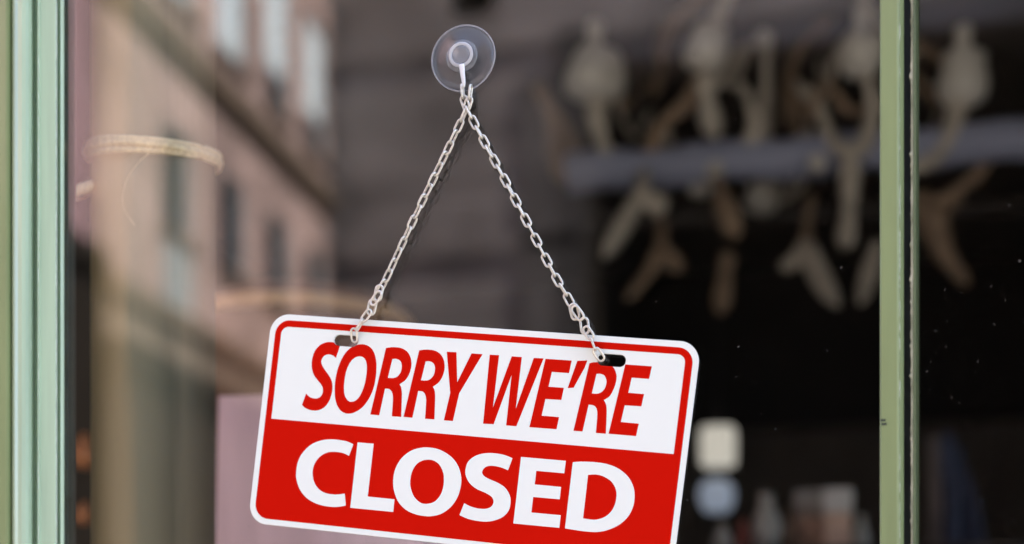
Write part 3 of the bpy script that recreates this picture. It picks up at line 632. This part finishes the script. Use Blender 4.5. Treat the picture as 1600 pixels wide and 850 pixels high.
seg('tine', [(1372, 375, 2.6), (1358, 430, 2.6), (1344, 475, 2.6)], .016, .013, 'antler')
seg('tine', [(1430, 300, 2.6), (1455, 340, 2.6), (1475, 395, 2.6), (1512, 445, 2.6)], .026, .016, 'antler2')
seg('tine', [(1440, 330, 2.6), (1475, 325, 2.6), (1500, 300, 2.6)], .018, .012, 'antler2')
cupat(1190, 308, 27, 2.75, 0); cupat(1094, 292, 17, 2.6, 0); cupat(1117, 266, 14, 2.55, 0); cupat(1277, 256, 13, 2.5, 0)
rn2 = random.Random(21)
for i in range(16):                    # thin arms and drops tangled between the cups
    x_, y_ = rn2.uniform(930, 1560), rn2.uniform(60, 250); dx_ = rn2.uniform(-90, 90); t__ = rn2.uniform(2.5, 2.85)
    seg('antler', [(x_, y_, t__), (x_ + dx_*.45, y_ + rn2.uniform(20, 70), t__), (x_ + dx_, y_ + rn2.uniform(-40, 90), t__ + .05), (x_ + dx_*1.3, y_ + rn2.uniform(-30, 110), t__ + .08)], rn2.uniform(.006, .010), rn2.uniform(.004, .007), rn2.choice(['antler', 'antler2']))
for px in (1000, 1640):
    a = at(px, 250, 2.6*KD); child('rod', tube('rod', [a, Vector((a.x, a.y, 2.951))], .004, 8), M['iron'], ch)

# ------------------------------------------------------------------ inside: sideboard with lamp, parcels and cloth at the back
SBZ = at(1200, 872, 2.5).z
sb0, sb1 = at(1040, 872, 2.5), at(1720, 872, 2.5)
sbo = thing('sideboard', 'dark wooden sideboard at the back of the shop under the lanterns', 'sideboard', ((sb0.x+sb1.x)/2, sb0.y + .1, 0))
sw = .46
obj('top', boxes('top', [((-sw, -.28, SBZ - .03), (sw, .28, SBZ))], .004), M['roomfloor'], sbo)
obj('body', boxes('body', [((-sw+.02, -.25, .08), (sw-.02, .25, SBZ - .0305))]), M['shade'], sbo)
for i in range(3): obj('door', boxes('door', [((-sw+.03+i*.29, -.272, .12), (-sw+.03+i*.29+.28, -.2505, SBZ - .06))], .003), M['shade'], sbo)
cb = thing('back_cabinet', 'dark brown cabinet against the back wall behind the lanterns', 'cabinet', (at(1330, 640, 5.6).x, 5.0, 0))
chh = at(1330, 648, 5.3).z
obj('body', boxes('body', [((-1.1, -.25, .05), (1.1, .38, chh))], .006), mat('brown_cabinet', (.16, .13, .11), .6, .25, 5), cb)
for i in range(4): obj('door', boxes('door', [((-1.07+i*.54, -.272, .1), (-1.07+i*.54+.52, -.2505, chh - .05))], .004), mat('cabinet_door', (.15, .125, .105), .6, .25, 5), cb)
q = 3.3 / F
def lantern(label, px, py0, py1, hw, m, prof):
    c = at(px, py1, 3.3); h = at(px, py0, 3.3).z - c.z
    o = thing('paper_lantern', label, 'lantern', c, 'lit lanterns hanging at the back')
    P = []                              # squarish paper body with soft edges
    V, Fc = [], []; n = 32
    for fr, zf in prof:
        for k_ in range(n):
            a_ = 2*math.pi*k_/n; e_ = (abs(math.cos(a_))**4 + abs(math.sin(a_))**4) ** -.25
            V.append((hw*q*fr*e_*math.cos(a_), hw*q*fr*e_*math.sin(a_), zf*h))
    for j in range(len(prof)-1):
        for k_ in range(n): Fc.append((j*n+k_, j*n+(k_+1) % n, (j+1)*n+(k_+1) % n, (j+1)*n+k_))
    Fc += [tuple(range(n)), tuple(range((len(prof)-1)*n, len(prof)*n))]
    obj('shade', mesh('shade', V, Fc, True), m, o); return o, h
cream = mat('lit_cream_paper', (.8, .74, .66), .8, .05, 10, emit=((1, .93, .82), .095))
blue = mat('lit_pale_blue_paper', (.7, .76, .86), .6, .05, 10, emit=((.66, .77, 1), .052))
lo, lh = lantern('square cream paper lantern glowing right of the sign, the upper of two', 1122, 668, 728, 27, cream, [(.85, 0), (.98, .06), (1, .5), (.98, .94), (.85, 1)])
obj('cord', tube('cord', [(0, 0, lh), (0, 0, 2.951 - lo.location.z)], .0015, 6), M['iron'], lo)
lo2, lh2 = lantern('round pale blue lantern glowing right of the sign, the lower of two', 1120, 750, 800, 29, blue, [(.45, 0), (.68, .06), (.80, .2), (.90, .4), (.93, .6), (.84, .8), (.62, .94), (.3, 1)])
obj('cord', tube('cord', [(0, 0, lh2), (0, 0, lo.location.z - lo2.location.z - .001)], .0015, 6), M['iron'], lo2)
def parcel(label, px0, px1, py0, t, m, m2, name='parcel'):
    a, b = at(px0, 872, t), at(px1, 872, t); h = at(px0, py0, t).z - SBZ; c = (a+b)/2; hw = (b-a).length/2
    o = thing(name, label, 'parcel', (c.x, c.y, SBZ), 'parcels on the sideboard')
    obj('box', boxes('box', [((-hw, -.03, .0005), (hw, .04, h*.62))], .004), m2, o)
    obj('lid', boxes('lid', [((-hw-.002, -.032, h*.62+.0005), (hw+.002, .042, h))], .006), m, o); return o
wp = mat('white_card', (.88, .87, .85), .7); pp = mat('peach_card', (.85, .60, .47), .7); gp = mat('grey_tissue', (.5, .48, .46), .8)
parcel('tall parcel with white lid and peach sides at the sideboard\'s right', 1288, 1330, 765, 2.42, wp, pp)
parcel('low peach parcel with pale lid in the middle of the sideboard', 1244, 1286, 768, 2.52, gp, pp)
vm = [mat('grey_stoneware', (.55, .53, .50), .5, .2, 12), mat('brown_glass', (.16, .09, .05), .2, .2, 12), mat('pale_stoneware', (.75, .72, .68), .5, .2, 12), mat('red_glaze', (.30, .06, .04), .4, .2, 12)]
for px, py, hw, m_, lab in ((1197, 772, 24, 0, 'wide grey stoneware jug on the sideboard below the lanterns'), (1160, 812, 12, 3, 'short dull red pot at the left end of the sideboard'),
                            (1232, 800, 11, 1, 'slim brown bottle between the grey jug and the parcels'), (1346, 806, 13, 2, 'small pale pot beside the green mullion'), (1128, 820, 16, 0, 'low grey bowl under the blue lantern')):
    tt = 2.45; c = at(px, 872, tt); h = at(px, py, tt).z - SBZ; r = hw*tt/F
    vv = thing('pot', lab, 'pot', (c.x, c.y, SBZ), 'pots on the sideboard')
    obj('body', lathe('body', [(0, .0005), (r*.7, .0005), (r, h*.35), (r*.95, h*.55), (r*.5, h*.78), (r*.42, h*.9)], (0, 0, 0), 'z', 24, .03), vm[m_], vv)
    obj('rim', lathe('rim', [(r*.42, h*.9), (r*.55, h), (r*.48, h), (r*.36, h*.88), (0, h*.8)], (0, 0, 0), 'z', 24), vm[m_], vv)
pl = at(1462, 872, 2.6)
pol = obj('display_pole', lathe('display_pole', [(0, 0), (.09, 0), (.09, .012), (.014, .03), (.0135, at(1462, 688, 2.6).z), (.008, at(1462, 682, 2.6).z), (0, at(1462, 682, 2.6).z)], (0, 0, 0), 'z', 20), mat('grey_pole', (.30, .28, .28), .5))
pol.location = (pl.x, pl.y, 0); tag(pol, 'grey upright display pole seen right of the green mullion', 'pole')
cl = []; fc = []; nu, nv = 14, 10
for j in range(nv+1):
    for i in range(nu+1):
        u, v = i/nu, j/nv
        p_ = at(1470 + (18 + 75*v**.7)*u + 4*math.sin(v*5), 690 + 260*v - 18*math.sin(u*3.14)*(1-v), 2.56 + .025*math.sin(u*11 + v*3)*(.3+v)); cl.append(p_)
for j in range(nv):
    for i in range(nu): n_ = j*(nu+1)+i; fc.append((n_, n_+1, n_+nu+2, n_+nu+1))
me = mesh('scarf', cl, fc, True); c0 = at(1480, 690, 2.56); me.transform(Matrix.Translation(-c0))
so = obj('scarf', me, mat('blue_cloth', (.10, .13, .23), .85, .3, 30)); so.location = c0
sm = so.modifiers.new('thick', 'SOLIDIFY'); sm.thickness = .004
tag(so, 'dark blue scarf draped from the grey display pole', 'scarf')
